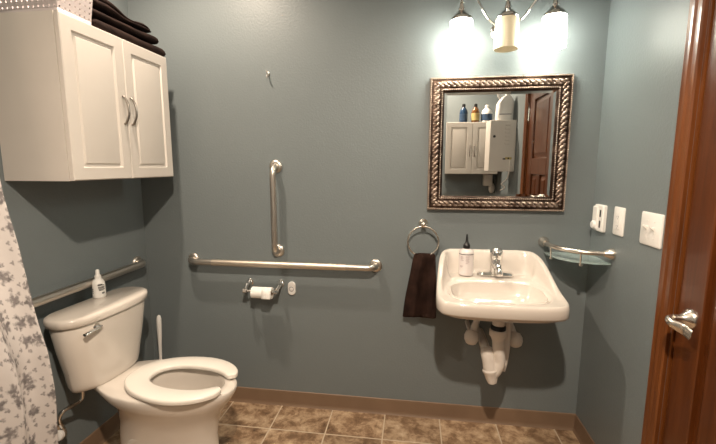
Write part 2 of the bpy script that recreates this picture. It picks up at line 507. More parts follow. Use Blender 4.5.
# ------------------------------------------------------------------ grab bars
def grab_bar(name, pts_wall, out, normal, label, r=.016, gripspan=None):
    """two wall points; the bar runs between them, held off by `out` along normal"""
    p0, p1 = map(Vector, pts_wall); n = Vector(normal)
    root = empty(name, p0, label=label, cat='grab bar')
    d = (p1 - p0); L = d.length; u = d.normalized()
    def bar(s0, s1, rr, nm, m, bends):
        b = B(); pts = []
        if bends:
            R = .045
            pts.append(n*.002)
            pts.append(n*(out-R)*.6)
            for k in range(9):
                a = PI/2*k/8; pts.append(n*(out-R+R*math.sin(a)) + u*(R-R*math.cos(a)))
            for k in range(1, 24): pts.append(n*out + u*lerp(R, L-R, k/24))
            for k in range(9):
                a = PI/2*(1-k/8); pts.append(n*(out-R+R*math.sin(a)) + u*(L-R+R*math.cos(a)))
            pts.append(n*(out-R)*.6 + u*L); pts.append(n*.002 + u*L)
        else: pts = [n*out + u*lerp(s0, s1, k/12) for k in range(13)]
        tube(b, pts, rr, 18); return obj(nm, b, m, root)
    bar(0, L, r, 'bar', M['steel'], True)
    if gripspan: bar(gripspan[0], gripspan[1], r*1.035, 'textured_grip', M['grip'], False)
    for s in (0, L):
        b = B(); lathe(b, [(.036, -.0008), (.036, .004), (.032, .010), (.023, .013), (.018, .013)], c=u*s, axis=n); obj('flange', b, M['steel'], root)
    return root
grab_bar('grab_bar', ((.298, 0, .859), (1.352, 0, .859)), .060, (0, -1, 0), 'long horizontal brushed steel grab bar on the mirror wall', .0175, (.145, .90))
grab_bar('grab_bar', ((.806, 0, .925), (.806, 0, 1.39)), .055, (0, -1, 0), 'short vertical brushed steel grab bar above the long one', .0165)
grab_bar('grab_bar', ((0, -.085, .851), (0, -1.0, .851)), .055, (1, 0, 0), 'horizontal steel grab bar behind the toilet tank', .0195)

# ------------------------------------------------------------------ robe hook
hk = empty('robe_hook', (.777, 0, 1.868), label='small chrome robe hook alone high on the slate wall', cat='hook')
b = B(); lathe(b, [(.011, -.0008), (.011, .003), (.006, .006)], c=(0, 0, .004), axis=(0, -1, 0), seg=16); obj('plate', b, M['chrome'], hk)
b = B(); tube(b, spline([(0, -.004, .002), (.001, -.014, -.004), (.003, -.020, -.016), (.004, -.028, -.020), (.004, -.034, -.013)], 6), .0036, 10)
tube(b, spline([(0, -.004, .004), (-.002, -.012, .010), (-.003, -.020, .018)], 6), .0036, 10); obj('prongs', b, M['chrome'], hk)

# ------------------------------------------------------------------ toilet-paper holder + roll, call button
tp = empty('toilet_paper_holder', (.725, 0, .738), label='chrome two-post toilet paper holder below the long grab bar', cat='paper holder')
for s in (-1, 1):
    fx = s*.091
    b = B(); lathe(b, [(.021, .0005), (.021, .004), (.015, .010), (.0095, .024)], c=(fx, 0, 0), axis=(0, -1, 0), seg=20)
    tube(b, spline([(fx, -.010, 0), (fx+s*.002, -.035, -.004), (fx, -.06, -.014), (fx-s*.004, -.078, -.024)], 6), [.0115]*8 + [.0105]*6 + [.0125]*5, 12)
    lathe(b, [(.006, -.014), (.0135, -.01), (.0135, .01), (.006, .014)], c=(fx-s*.004, -.080, -.026), axis=(1, 0, 0), seg=16)
    obj('post', b, M['chrome'], tp)
b = B(); tube(b, [(-.09, -.08, -.026), (.09, -.08, -.026)], .007, 12); obj('spindle', b, M['chrome'], tp)
rl = empty('toilet_paper_roll', (.736, -.080, .712-.0074), label='small white toilet paper roll hanging on the chrome holder', cat='toilet paper')
def ring_tube(bm, ro, ri, x0, x1, seg=32):
    rings = []
    for r, x in ((ri, x0), (ro, x0), (ro, x1), (ri, x1), (ri, x0)):
        rings.append([(x, r*math.cos(2*PI*k/seg), r*math.sin(2*PI*k/seg)) for k in range(seg)])
    loft(bm, rings, caps=False)
b = B(); ring_tube(b, .031, .0165, -.056, .056); obj('paper', b, M['paper'], rl, angle=50)
b = B(); ring_tube(b, .0163, .0150, -.055, .055); obj('core', b, speckle('cardboard', (.35, .26, .18), .9), rl)
b = B()
loft(b, [[(x, -.0318*math.cos(a), .0318*math.sin(a)) if a > -.2 else (x, -.0315-.002*math.sin(q*1.2), -.0063-(q*.024)) for x in (.006, .032, .056)] for a, q in [(.9, 0), (.5, 0), (.1, 0), (-.3, .05), (-.3, .3), (-.3, .6), (-.3, .8)]], closed=False)
obj('loose_sheet', b, M['paper'], rl, solid=.0008)

bt = empty('call_button', (.880, 0, .712), label='small white oval button plate beside the toilet paper holder', cat='call button')
def oval_ring(hx, hz, y, r, n=8): return [(px, y, pz) for px, pz in rrect(hx, hz, r, n)]
b = B(); loft(b, [oval_ring(.0215, .0385, .0008, .0205), oval_ring(.0215, .0385, -.009, .0205), oval_ring(.018, .035, -.013, .0175)]); obj('plate', b, M['plastic'], bt)
b = B(); R_ = []
ringpts = [(.0125*math.cos(2*PI*k/24), -.0135, .0125*math.sin(2*PI*k/24)-.002) for k in range(25)]
tube(b, ringpts, .0018, 6); obj('button_ring', b, M['grey'], bt)
b = B(); lathe(b, [(.010, 0), (.010, .0018), (.008, .003)], c=(0, -.0125, -.002), axis=(0, -1, 0), seg=20); obj('button', b, M['plastic'], bt)

# ------------------------------------------------------------------ mirror
MX0, MX1, MZ0, MZ1 = 1.6167, 2.2844, 1.1697, 1.8232
mc = Vector(((MX0+MX1)/2, 0, (MZ0+MZ1)/2)); mhx = (MX1-MX0)/2; mhz = (MZ1-MZ0)/2
mi = empty('wall_mirror', mc, label='square wall mirror in ornate bronze beaded frame above the basin', cat='mirror')
FWD = .072
b = B()
fprof = [(0, -.001), (0, -.020), (.003, -.026), (.010, -.028), (.014, -.024), (.019, -.0255), (.034, -.0265), (.049, -.0255), (.053, -.022), (.058, -.024), (.062, -.021), (.067, -.016), (FWD, -.012), (FWD, -.001)]
rings = []
for sx, sz in ((-1, -1), (1, -1), (1, 1), (-1, 1), (-1, -1)):
    rings.append([(sx*(mhx-w), d, sz*(mhz-w)) for w, d in fprof])
loft(b, rings, caps=False)
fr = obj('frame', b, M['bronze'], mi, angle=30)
# relief leaf band: overlapping slanted leaves plus bead rows
def sphere(bm, c, r, sx=1, sy=1, sz=1, rot=0, useg=8, vseg=6):
    mtx = Matrix.Translation(c) @ Matrix.Rotation(rot, 4, 'Y') @ Matrix.Diagonal((r*sx, r*sy, r*sz, 1))
    bmesh.ops.create_uvsphere(bm, u_segments=useg, v_segments=vseg, radius=1, matrix=mtx)
def band(inset, step, fn):
    for side in range(4):
        hx, hz = mhx-inset, mhz-inset
        L = 2*(hx if side % 2 == 0 else hz); n = round(L/step)
        for i in range(n):
            t = -L/2 + L*(i+.5)/n
            if side == 0: fn((t, -hz), 0, i)
            elif side == 1: fn((hx, t), PI/2, i)
            elif side == 2: fn((-t, hz), PI, i)
            else: fn((-hx, -t), -PI/2, i)
b = B()
def leaf(p, a, i):
    sphere(b, (p[0], -.026, p[1]), 1, .0175, .0062, .0085, -a + (.75 if i % 2 else .75), 10, 6)
    q = Vector((math.cos(a), math.sin(a)))
    sphere(b, (p[0]+q.x*.012-q.y*.009, -.0258, p[1]+q.y*.012+q.x*.009), 1, .007, .004, .005, 0, 8, 5)
    sphere(b, (p[0]-q.x*.012+q.y*.009, -.0258, p[1]-q.y*.012-q.x*.009), 1, .007, .004, .005, 0, 8, 5)
band(.034, .027, leaf)
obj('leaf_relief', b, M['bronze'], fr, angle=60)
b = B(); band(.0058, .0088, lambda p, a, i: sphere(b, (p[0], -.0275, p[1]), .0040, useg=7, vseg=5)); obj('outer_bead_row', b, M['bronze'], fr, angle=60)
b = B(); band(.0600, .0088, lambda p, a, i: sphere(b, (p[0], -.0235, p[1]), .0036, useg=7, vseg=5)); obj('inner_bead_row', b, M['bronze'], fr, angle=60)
b = B(); gx, gz = mhx-FWD+.001, mhz-FWD+.001
loft(b, [[(sx*(gx-i), y, sz*(gz-i)) for sx, sz in ((-1,-1), (1,-1), (1,1), (-1,1))] for i, y in ((0, -.004), (0, -.0105), (.014, -.013))])
obj('mirror_glass', b, M['mirror'], mi, angle=1, smooth=False)

# ------------------------------------------------------------------ vanity light
VX, VZ = 1.945, 2.03
vl = empty('vanity_light', (VX, 0, VZ), label='chrome three-shade vanity light on the wall above the mirror', cat='wall lamp')
b = B(); lathe(b, [(.052, .0005), (.052, .006), (.046, .014), (.03, .020), (.016, .026), (.012, .04)], axis=(0, -1, 0), seg=32); obj('wall_plate', b, M['chrome'], vl)
b = B(); tube(b, spline([(0, -.03, 0), (0, -.07, .008), (0, -.11, .04), (0, -.13, .10), (0, -.13, .135)], 6), .006, 12)
lathe(b, [(.004, .0), (.012, .004), (.007, .012), (.011, .02), (.004, .028)], c=(0, -.13, .09)); obj('arm', b, M['chrome'], vl)
for s in (-1, 1):
    pts = [(s*.004, -.05, .004), (s*.045, -.075, .010), (s*.085, -.10, .040)]
    for k in range(1, 7):
        a = -.55 + k*.36
        pts.append((s*(.0+.148*math.cos(a)), -.125, .16+.148*math.sin(a)))
    pts += [(s*.10, -.128, .316), (s*.15, -.13, .30), (s*.19, -.13, .23), (s*.2, -.13, .16), (s*.2, -.13, .135)]
    b = B(); tube(b, spline(pts, 6), .0055, 12)
    lathe(b, [(.004, .0), (.012, .004), (.007, .012), (.011, .02), (.004, .028)], c=(s*.2, -.13, .085)); obj('arm', b, M['chrome'], vl)
SH = .052
for k, s in enumerate((-1, 0, 1)):
    cx = s*.2
    b = B(); lathe(b, [(.010, .088), (.012, .075), (.016, .066), (.014, .060), (.024, .048), (.038, .036), (.047, .028), (.049, .020), (.046, .014)], c=(cx, -.13, -.002)); obj('shade_cap', b, M['chrome'], vl)
    b = B()
    prof = [(.020, .018), (.044, .018), (.050, .010), (.0515, -.02), (.0525, -.115), (.0500, -.117), (.0490, -.02), (.044, .008), (.020, .012)]
    lathe(b, prof, c=(cx, -.13, 0), seg=36, caps=False)
    o = obj('lamp_shade', b, M['lit' if s else 'dimlit'], vl)
    o['label'] = ('lit white glass shade', 'dim cream glass shade')[s == 0]
    b = B(); lathe(b, [(.003, -.085), (.016, -.078), (.022, -.062), (.020, -.045), (.012, -.02), (.012, .01)], c=(cx, -.13, 0), seg=18)
    obj('bulb', b, M['lit' if s else 'dimlit'], vl)

# ------------------------------------------------------------------ wash basin
XC, SD = 1.928, .462
sk = empty('wash_basin', (XC, 0, .68), label='white wall-hung porcelain wash basin with sloped raised back below the mirror', cat='sink')
NS = 96
def outline(ins=0):
    """rounded plan: wider at the front, back on the wall"""
    pts = []
    key = [(0, .001), (.13, .001), (.190, -.004), (.222, -.030), (.243, -.08), (.256, -.16), (.268, -.27), (.273, -.35), (.268, -.40), (.246, -.442), (.19, -.464), (.1, -.472), (0, -.474)]
    full = key + [(-x, y) for x, y in key[-2:0:-1]]
    sp = spline([(x, y, 0) for x, y in full], 4, True)
    cx, cy = 0, -.23
    res = []
    m = len(sp)
    for i, p in enumerate(sp):
        t = (sp[(i+1) % m] - sp[i-1]).normalized()
        nrm = Vector((-t.y, t.x, 0))     # inward for clockwise order
        if nrm.dot(Vector((cx, cy, 0)) - p) < 0: nrm = -nrm
        res.append(p + nrm*ins)
    return res
O0 = outline(); NS = len(O0)
def side_z(y): return interp([(-.47, .829), (-.41, .830), (-.36, .834), (-.31, .844), (-.26, .864), (-.21, .892), (-.15, .926), (-.09, .952), (-.04, .965), (0, .968)], y) - .68
def deck_z(y): return interp([(-.47, .826), (-.40, .826), (-.30, .829), (-.20, .840), (-.14, .848), (-.052, .8515), (-.038, .866), (-.026, .892), (-.014, .93), (0, .95)], y) - .68
def basin(k, dz=0):
    out = []
    for p in O0:
        a = math.atan2((p.y+.285)/.155, p.x/.20)
        c, s = math.cos(a), math.sin(a)
        e = 2/3.3
        x = .218*k*math.copysign(abs(c)**e, c)
        y = (.140 if s < 0 else .128)*k*math.copysign(abs(s)**e, s) - .285
        if s > 0: y -= .0
        out.append(Vector((x, y, 0)))
    return out
def Z(ring, f): return [(p.x, min(p.y, .0008), f(p) if callable(f) else f) for p in ring]
I = basin(1)
def mix(t, ins=.02): return [a.lerp(c, t) for a, c in zip(outline(ins), I)]
rings = []
rings.append(Z(basin(.25), .046))
rings.append(Z(basin(.62), .050))
rings.append(Z(basin(.95), .066))
rings.append(Z([a.lerp(c, .45) for a, c in zip(O0, basin(1.0))], .074))
rings.append(Z(outline(.022), .084))
rings.append(Z(outline(.006), lambda p: .088 if p.y < -.05 else .085))
rings.append(Z(outline(-.001), .098))
rings.append(Z(outline(0), lambda p: max(.105, side_z(p.y)-.018)))
rings.append(Z(outline(.0035), lambda p: side_z(p.y)-.005))
rings.append(Z(outline(.011), lambda p: side_z(p.y)))
rings.append(Z(outline(.020), lambda p: side_z(p.y)-.004))
def blend(t):
    r = []
    for p, o in zip(mix(t, .02), O0):
        w = sm(0, 1, t*lerp(1.55, 4.2, sm(-.09, -.02, o.y)))
        r.append((p.x, p.y, lerp(side_z(o.y)-.004, deck_z(p.y), w)))
    return r
for t in (.06, .12, .18, .25, .32, .4, .55, .7, .85): rings.append(blend(t))
rings.append(Z(basin(1.0), lambda p: deck_z(p.y)-.002))
rings.append(Z(basin(.965), lambda p: deck_z(p.y)-.010))
rings.append(Z(basin(.93), lambda p: lerp(deck_z(p.y), .14, .35)))
rings.append(Z(basin(.86), .112)); rings.append(Z(basin(.74), .088)); rings.append(Z(basin(.55), .073)); rings.append(Z(basin(.3), .066)); rings.append(Z(basin(.1), .063))
b = B(); loft(b, rings)
obj('basin', b, M['sinkporc'], sk, angle=75)
b = B(); lathe(b, [(.024, 0), (.024, .003), (.018, .004), (.016, .001)], c=(0, -.285, .0632)); obj('drain_ring', b, M['chrome'], sk)
# plumbing below
b = B(); lathe(b, [(.024, .03), (.026, -.012), (.028, -.03), (.028, -.045)], c=(.02, -.26, .030)); obj('drain_collar', b, M['pvc'], sk)
b = B(); lathe(b, [(.031, 0), (.034, -.004), (.034, -.018), (.030, -.022)], c=(.02, -.26, -.018)); obj('slip_nut', b, M['black'], sk)
b = B(); lathe(b, [(.033, 0), (.039, -.006), (.039, -.03), (.031, -.04), (.026, -.055)], c=(.02, -.26, -.036)); obj('slip_sleeve', b, M['pvc'], sk)
b = B(); tube(b, spline([(.02, -.26, -.07), (.026, -.26, -.14), (.032, -.258, -.20), (.008, -.255, -.255), (-.02, -.245, -.265)], 7), [.027]*15 + [.029]*14, 18); obj('tailpiece', b, M['pvc'], sk)
b = B(); tube(b, spline([(.07, -.20, .03), (.07, -.2, -.10), (.066, -.2, -.2), (.05, -.215, -.26)], 6), .022, 14); obj('insulated_pipe', b, M['pvc'], sk)
b = B()
lathe(b, [(.010, -.115), (.020, -.11), (.027, -.09), (.033, -.06), (.037, -.055), (.037, -.048), (.032, -.043), (.031, 0), (.032, .035), (.026, .055), (.012, .064)], c=(-.014, -.25, -.195), axis=(-.18, .12, 1), seg=24)
obj('trap', b, M['pvc'], sk)
b = B(); tube(b, spline([(-.027, -.242, -.17), (-.025, -.20, -.155), (-.02, -.1, -.16), (-.02, -.002, -.16)], 6), .022, 14); obj('trap_arm', b, M['pvc'], sk)
for sx, dx in ((-.055, -.03), (.095, .025)):
    b = B()
    tube(b, spline([(sx+.01*(-1 if sx>0 else 1), -.12, .06), (sx, -.135, -.03), (sx+dx*.5, -.15, -.085), (sx+dx*.9, -.165, -.11)], 6), [.016]*10+[.019]*9, 14)
    lathe(b, [(.01, -.036), (.028, -.028), (.036, -.008), (.034, .012), (.024, .03), (.012, .036)], c=(sx+dx, -.172, -.122), axis=(-dx*9, -.3, 1) if False else (dx*4, -.5, -.8), seg=20)
    tube(b, [(sx+dx, -.165, -.115), (sx+dx, -.002, -.11)], .012, 10)
    obj('insulated_valve', b, M['pvc'], sk)

# faucet
fc = empty('faucet', (1.958, -.084, .8524), label='chrome single-lever faucet on the wash basin ledge', cat='faucet')
b = B()
def stad(hx, hy, z): return [(px, py, z) for px, py in rrect(hx, hy, min(hx, hy)*.98, 8)]
loft(b, [stad(.078, .026, 0), stad(.078, .026, .006), stad(.07, .02, .013), stad(.04, .018, .017)]); obj('base_plate', b, M['chrome'], fc)
b = B(); lathe(b, [(.026, .010), (.0255, .02), (.025, .045), (.024, .062), (.022, .070)], seg=28)
tube(b, spline([(0, -.014, .046), (0, -.030, .048), (0, -.055, .044), (0, -.078, .034), (0, -.088, .022)], 6), [.020]*7+[.017]*6+[.0135]*12, 16); obj('spout_body', b, M['chrome'], fc)
b = B(); lathe(b, [(.024, .071), (.027, .078), (.028, .095), (.025, .110), (.016, .119), (.003, .121)], seg=26)
tube(b, spline([(0, -.012, .100), (0, -.030, .098), (0, -.048, .090)], 6), [.012]*5+[.010]*8, 12, flat=.6); obj('lever', b, M['chrome'], fc)

fc.scale = (1.15, 1.15, 1.18)
# soap bottle
sb = empty('soap_bottle', (1.814, -.089, .8524), label='white liquid soap bottle with a black pump on the basin', cat='soap bottle')
b = B(); lathe(b, [(.030, 0), (.0345, .004), (.035, .012), (.035, .105), (.033, .113), (.025, .120), (.015, .123), (.0145, .126)], seg=32); obj('body', b, M['soap'], sb)
b = B()
def curved(bm, r, a0, a1, z0, z1, n=16):
    loft(bm, [[(r*math.sin(lerp(a0, a1, i/n)), -r*math.cos(lerp(a0, a1, i/n)), z) for i in range(n+1)] for z in (z0, z1)], closed=False)
curved(b, .0353, -1.5, 1.1, .099, .102)
obj('label_border', b, M['black'], sb, solid=.0004)
b = B()
for i, (z, a0, a1) in enumerate(((.088, -.75, -.35), (.083, -.75, -.30), (.078, -.72, -.4), (.072, -.75, -.28), (.045, -.8, -.3), (.040, -.8, -.45), (.090, .0, .55), (.085, .0, .45), (.079, .02, .5), (.072, 0, .4), (.066, .03, .5), (.058, 0, .35))):
    curved(b, .0353, a0-.2, a1-.2, z, z+.0026)
obj('label_print', b, M['print'], sb, solid=.0004)
b = B(); lathe(b, [(.0155, .124), (.0165, .128), (.0165, .140), (.012, .146), (.0085, .150), (.0065, .160), (.0050, .178), (.0032, .190)], seg=20); obj('pump', b, M['black'], sb)

sb.scale = (1.04, 1.04, 1.08)
# ------------------------------------------------------------------ towel ring and hanging towel
TRX, TRZ = 1.600, 1.004
tr = empty('towel_ring', (TRX, 0, 1.095), label='chrome towel ring on the wall holding a brown hand towel', cat='towel ring')
b = B(); lathe(b, [(.024, .0005), (.024, .004), (.018, .010), (.011, .020), (.010, .04), (.013, .046), (.013, .058), (.006, .063)], c=(0, 0, 0), axis=(0, -1, 0), seg=24); obj('post', b, M['nickel'], tr)
b = B(); RR = .078
tube(b, [(RR*math.sin(2*PI*k/40), -.052, TRZ-1.095+.004+RR*math.cos(2*PI*k/40)) for k in range(41)], .0045, 10); obj('ring', b, M['nickel'], tr)
b = B(); n, mm = 44, 30
rings = []
# cloth passes over the bottom of the ring: front panel and back panel in one closed section
zb = TRZ - RR + .004
for j in range(mm+1):
    t = j/mm; z = lerp(zb+.018, .598, t)
    hw = interp([(0, .052), (.06, .057), (.3, .066), (.7, .082), (1, .088)], t)
    cx = lerp(.010, -.012, t)
    th = interp([(0, .006), (.04, .016), (.2, .022), (.6, .020), (1, .016)], t)
    r = []
    for i in range(n):
        a = 2*PI*i/n; c, s = math.cos(a), math.sin(a)
        x = hw*math.copysign(abs(c)**.75, c)
        fold = .017*sm(0, .3, t)*math.sin(x*62 + .8*math.sin(t*3)) + .004*math.sin(x*150+t*4)
        y = -.052 + th*math.copysign(abs(s)**.6, s)*(.75 + .25*math.cos(x*40)) + fold*(1 if s < 0 else .5)
        zz = z + (.014*math.sin(x*22+1.2)*t if j > mm-3 else 0)
        r.append((TRX+cx+x - 1.6, min(y, -.012), zz - .78))
    rings.append(r)
loft(b, rings)
ht = obj('hand_towel', b, M['towel'], loc=(1.6, 0, .78), angle=80, sub=1)
tag(ht, 'dark brown hand towel hanging from the chrome towel ring', 'towel')

# ------------------------------------------------------------------ corner shelf with rail
cs = empty('corner_shelf', (W, 0, 1.012), label='glass corner shelf under a curved nickel rail beside the basin', cat='shelf')
pA = Vector((2.203-W, -.002, .001)); pB = Vector((-.002, -.233, -.004)); bow = Vector((-.068, -.068, 0))
def arc(t, z=0, k=1.0): return pA.lerp(pB, t) + bow*k*(4*t*(1-t))*.9 + Vector((0, 0, z))
b = B()
pts = [arc(i/24) for i in range(25)]
tube(b, pts, .0115, 14); obj('rail', b, M['nickel'], cs)
for p, ax in ((pA, (0, -1, 0)), (pB, (-1, 0, 0))):
    b = B(); lathe(b, [(.027, -.0015), (.027, .004), (.023, .014), (.017, .028), (.014, .038)], c=(p.x, p.y, p.z), axis=ax, seg=22); obj('flange', b, M['nickel'], cs)
GZ = -.052
b = B(); poly = [(-.003, -.003)] + [(arc(i/20).x*.97-.002, arc(i/20).y*.97-.002) for i in range(21)]
poly = [(min(-.003, x), min(-.003, y)) for x, y in poly]
loft(b, [[(x, y, z) for x, y in poly] for z in (GZ-.003, GZ+.003)]); obj('glass_shelf', b, M['glass'], cs, smooth=False)
for t in (.22, .68):
    p = arc(t)
    b = B(); tube(b, [p+Vector((.0, 0, -.006)), p+Vector((.004, .004, GZ-.008))], .0042, 10)
    lathe(b, [(.009, -.005), (.009, .005)], c=p+Vector((.006, .006, GZ-.009)), seg=14); obj('shelf_post', b, M['nickel'], cs)

# ------------------------------------------------------------------ right-wall devices
def plate(name, y0, y1, z0, z1, th, label, cat):
    """local frame: face towards -x"""
    o = empty(name, (W, (y0+y1)/2, (z0+z1)/2), label=label, cat=cat)
    hy, hz = abs(y1-y0)/2, (z1-z0)/2
    b = B(); loft(b, [[(-x, py, pz) for py, pz in rrect(hy-i, hz-i, .006, 3)] for i, x in ((0, .0005), (0, th*.6), (.004, th))])
    obj('plate', b, M['plastic'], o, angle=30)
    return o, hy, hz
o, hy, hz = plate('light_switch', -.430, -.563, 1.098, 1.222, .007, 'white double toggle light switch plate next to the door casing', 'light switch')
for s in (1, -1):
    yy = s*.023
    b = B(); box(b, -.0085, -.006, yy-.006, yy+.006, -.013, .013); obj('toggle_bezel', b, M['plastic'], o, smooth=False)
    b = B(); loft(b, [[(-.007, yy-.005, -.008+.004), (-.007, yy+.005, -.004), (-.007, yy+.005, .010), (-.007, yy-.005, .010)], [(-.022, yy-.004, .008), (-.022, yy+.004, .008), (-.022, yy+.004, .016), (-.022, yy-.004, .016)]]); obj('toggle', b, M['plastic'], o, bevel=.001)
    for zz in (.031, -.031):
        b = B(); lathe(b, [(.0034, 0), (.0034, .0012), (.002, .0018)], c=(-.0068, yy, zz), axis=(-1, 0, 0), seg=12); obj('screw', b, M['plastic'], o)
o, hy, hz = plate('wall_outlet', -.219, -.303, 1.097, 1.219, .007, 'narrow white outlet plate between thermostat box and double switch', 'outlet')
b = B(); box(b, -.0095, -.006, -.0165, .0165, -.034, .034); obj('face', b, M['plastic'], o, bevel=.001)
for zz in (.02, -.02):
    b = B()
    for yy in (-.006, .006): box(b, -.0101, -.009, yy-.001, yy+.001, zz-.004, zz+.004)
    lathe(b, [(.0022, 0), (.0022, .0006)], c=(-.0095, 0, zz-.009), axis=(-1, 0, 0), seg=10)
    obj('slots', b, M['grey'], o, smooth=False)
b = B(); box(b, -.0108, -.009, -.006, .006, -.0045, .0045); obj('test_button', b, M['plastic'], o, smooth=False)
o = empty('wall_thermostat', (W, -.098, 1.151), label='white wall control box with round knob nearest the room corner', cat='wall control')
b = B(); loft(b, [[(-x, py, pz) for py, pz in rrect(.047-i, .063-i, .008, 3)] for i, x in ((0, .0005), (0, .012), (.005, .017))]); obj('body', b, M['plastic'], o, angle=30)
b = B(); loft(b, [[(-x, py, pz) for py, pz in rrect(.022-i, .054-i, .004, 3, cy=0, cx=.022)] for i, x in ((0, .01), (0, .021), (.003, .024))]); obj('cover', b, M['plastic'], o, angle=30)
for zz in (.024, -.026):
    b = B(); box(b, -.0185, -.014, -.028, -.014, zz-.017, zz+.017); obj('slot', b, M['black'], o, bevel=.003)
b = B(); lathe(b, [(.020, 0), (.019, .007), (.016, .011), (.004, .012)], c=(-.022, .022, -.033), axis=(-1, 0, 0), seg=22); obj('knob', b, M['plastic'], o)

# ------------------------------------------------------------------ toilet
TO = (.054, -.520, 0); TR = math.radians(-3.8)
tl = empty('toilet', TO, TR, 'white porcelain two-piece toilet with an open-front seat', 'toilet')
def bow_rect(hx0, hx1, hw, r, bow, z, n=7):
    """plan of tank: back at x=hx0, bowed front reaching hx1"""
    pts = rrect((hx1-hx0)/2, hw, r, n, (hx0+hx1)/2, 0)
    dense = []
    m = len(pts)
    for i in range(m):
        a, c = Vector(pts[i]), Vector(pts[(i+1) % m])
        k = 6 if (c-a).length > .06 else 1
        for j in range(k): dense.append(a.lerp(c, j/k))
    out = []
    mid = (hx0+hx1)/2
    for p in dense:
        x = p.x
        if x > mid: x -= bow*(p.y/hw)**2*(x-mid)/(hx1-mid)
        out.append((x, p.y, z))
    return out
b = B()
rings = []
for z, dx, w, r in ((.423, .135, .145, .085), (.427, .152, .161, .085), (.436, .163, .172, .085), (.455, .170, .178, .085), (.48, .172, .183, .085), (.52, .175, .189, .085), (.62, .181, .211, .085), (.735, .188, .228, .085), (.742, .186, .226, .085)):
    rings.append(bow_rect(.008+(.19-dx)*.15, dx+.004, w, r, .030, z))
loft(b, rings); obj('tank', b, M['porc'], tl, angle=60)
b = B()
rings = [bow_rect(.004, .194, .232, .082, .030, .742), bow_rect(-.002, .202, .238, .085, .032, .746), bow_rect(-.002, .203, .239, .085, .032, .768), bow_rect(.001, .199, .236, .083, .032, .777), bow_rect(.010, .188, .226, .078, .030, .7815)]
loft(b, rings); obj('tank_lid', b, M['porc'], tl, angle=60)
fl = empty('flush_lever', (.178, -.118, .718)); fl.parent = tl
b = B(); lathe(b, [(.016, -.004), (.016, .006), (.012, .012), (.008, .018)], axis=(1, 0, 0), seg=20); obj('escutcheon', b, M['chrome'], fl)
b = B(); tube(b, spline([(.014, .012, 0), (.018, -.012, -.001), (.018, -.04, -.003), (.015, -.072, -.007)], 6), [.007]*6+[.008]*7+[.009]*6, 12, flat=.7); obj('lever', b, M['chrome'], fl)
# bowl
def egg(xb, xf, hw, z, pw=2.2, n=56, xc=None):
    xc = xc if xc is not None else lerp(xb, xf, .45)
    out = []
    for k in range(n):
        a = 2*PI*k/n; c, s = math.cos(a), math.sin(a)
        e = 2/pw
        if c >= 0: x = xc + (xf-xc)*abs(c)**(2/2.1); y = hw*math.copysign(abs(s)**(2/2.1), s)
        else: x = xc - (xc-xb)*abs(c)**(2/3.2); y = hw*math.copysign(abs(s)**(2/2.6), s)
        out.append((x, y, z))
    return out
b = B()
rings = [egg(.170, .662, .122, 0), egg(.170, .667, .124, .02), egg(.175, .652, .117, .05), egg(.178, .640, .112, .12), egg(.178, .638, .112, .19), egg(.175, .648, .119, .25), egg(.172, .672, .134, .305),
         egg(.165, .706, .158, .350), egg(.09, .726, .173, .378), egg(.05, .737, .178, .398), egg(.05, .738, .178, .412), egg(.054, .734, .174, .419)]
def sq(ring):   # narrow the rear deck under the tank
    return [(x, y*interp([(.0, .70), (.14, .74), (.26, .94), (.34, 1), (1, 1)], x), z) for x, y, z in ring]
rings = [sq(r) if r[0][2] > .2 else r for r in rings]
# rim and hollow inside
def inner(k, z, s=1.0):
    cx = .495
    return [(cx + .19*k*math.cos(2*PI*i/56)*(1.0 if math.cos(2*PI*i/56) > 0 else .95), .128*k*math.sin(2*PI*i/56), z) for i in range(56)]
rings += [inner(1.0, .419), inner(.96, .410), inner(.97, .37), inner(.88, .30), inner(.66, .235), inner(.5, .215), inner(.42, .16), inner(.2, .13)]
rings = [[(x, y, z*1.045) for x, y, z in q] for q in rings]
loft(b, rings, cap1=True); obj('bowl', b, M['porc'], tl, angle=75)
b = B(); bowlw = inner(.60, .222); b.faces.new([b.verts.new(p) for p in bowlw]); obj('water', b, M['water'], tl)
# side trapway relief: raised bulge on the pedestal
for s in (-1, 1):
    b = B(); tube(b, spline([(.26, s*.078, .03), (.26, s*.082, .13), (.31, s*.086, .20), (.39, s*.084, .20), (.45, s*.082, .12), (.47, s*.08, .03)], 6), .027, 12); obj('trapway', b, M['porc'], tl)
    b = B(); lathe(b, [(.014, 0), (.014, .008), (.010, .016), (.002, .02)], c=(.30, s*.128, .0), seg=14); obj('bolt_cap', b, M['porc'], tl)
# open-front seat
b = B()
rings = []
ga = .35
nseg = 72
def seat_pt(a):
    c, s = math.cos(a), math.sin(a)
    # outer
    if c >= 0: xo = .50 + .236*abs(c)**(2/2.15); yo = .187*math.copysign(abs(s)**(2/2.1), s)
    else: xo = .50 - .262*abs(c)**(2/3.6); yo = .187*math.copysign(abs(s)**(2/3.0), s)
    t = max(0, -c)
    yo *= 1 - .36*max(0, (.50 - xo)/.262)**1.6 if c < 0 else 1
    xi = .512 + (.178 if c >= 0 else .170)*math.copysign(abs(c)**(2/2.2), c); yi = .095*math.copysign(abs(s)**(2/2.2), s)
    return Vector((xo, yo, 0)), Vector((xi, yi, 0))
for k in range(nseg+1):
    a = lerp(ga, 2*PI-ga, k/nseg)
    o, i = seat_pt(a)
    w = (o-i).length; u = (o-i).normalized()
    endk = min(k, nseg-k)
    sc = (.55, .82, .95)[endk] if endk < 3 else 1
    zc = .455
    r = []
    for d, z in ((0, -.006), (.008, -.009), (.5, -.009), (.992, -.009), (1, -.006), (1, .003), (.97, .008), (.92, .0105), (.5, .0115), (.10, .0105), (.03, .008), (0, .003)):
        q = i + u*(w*(.5+(d-.5)*sc))
        r.append((q.x, q.y, zc + z*(.6+.4*sc)))
    rings.append(r)
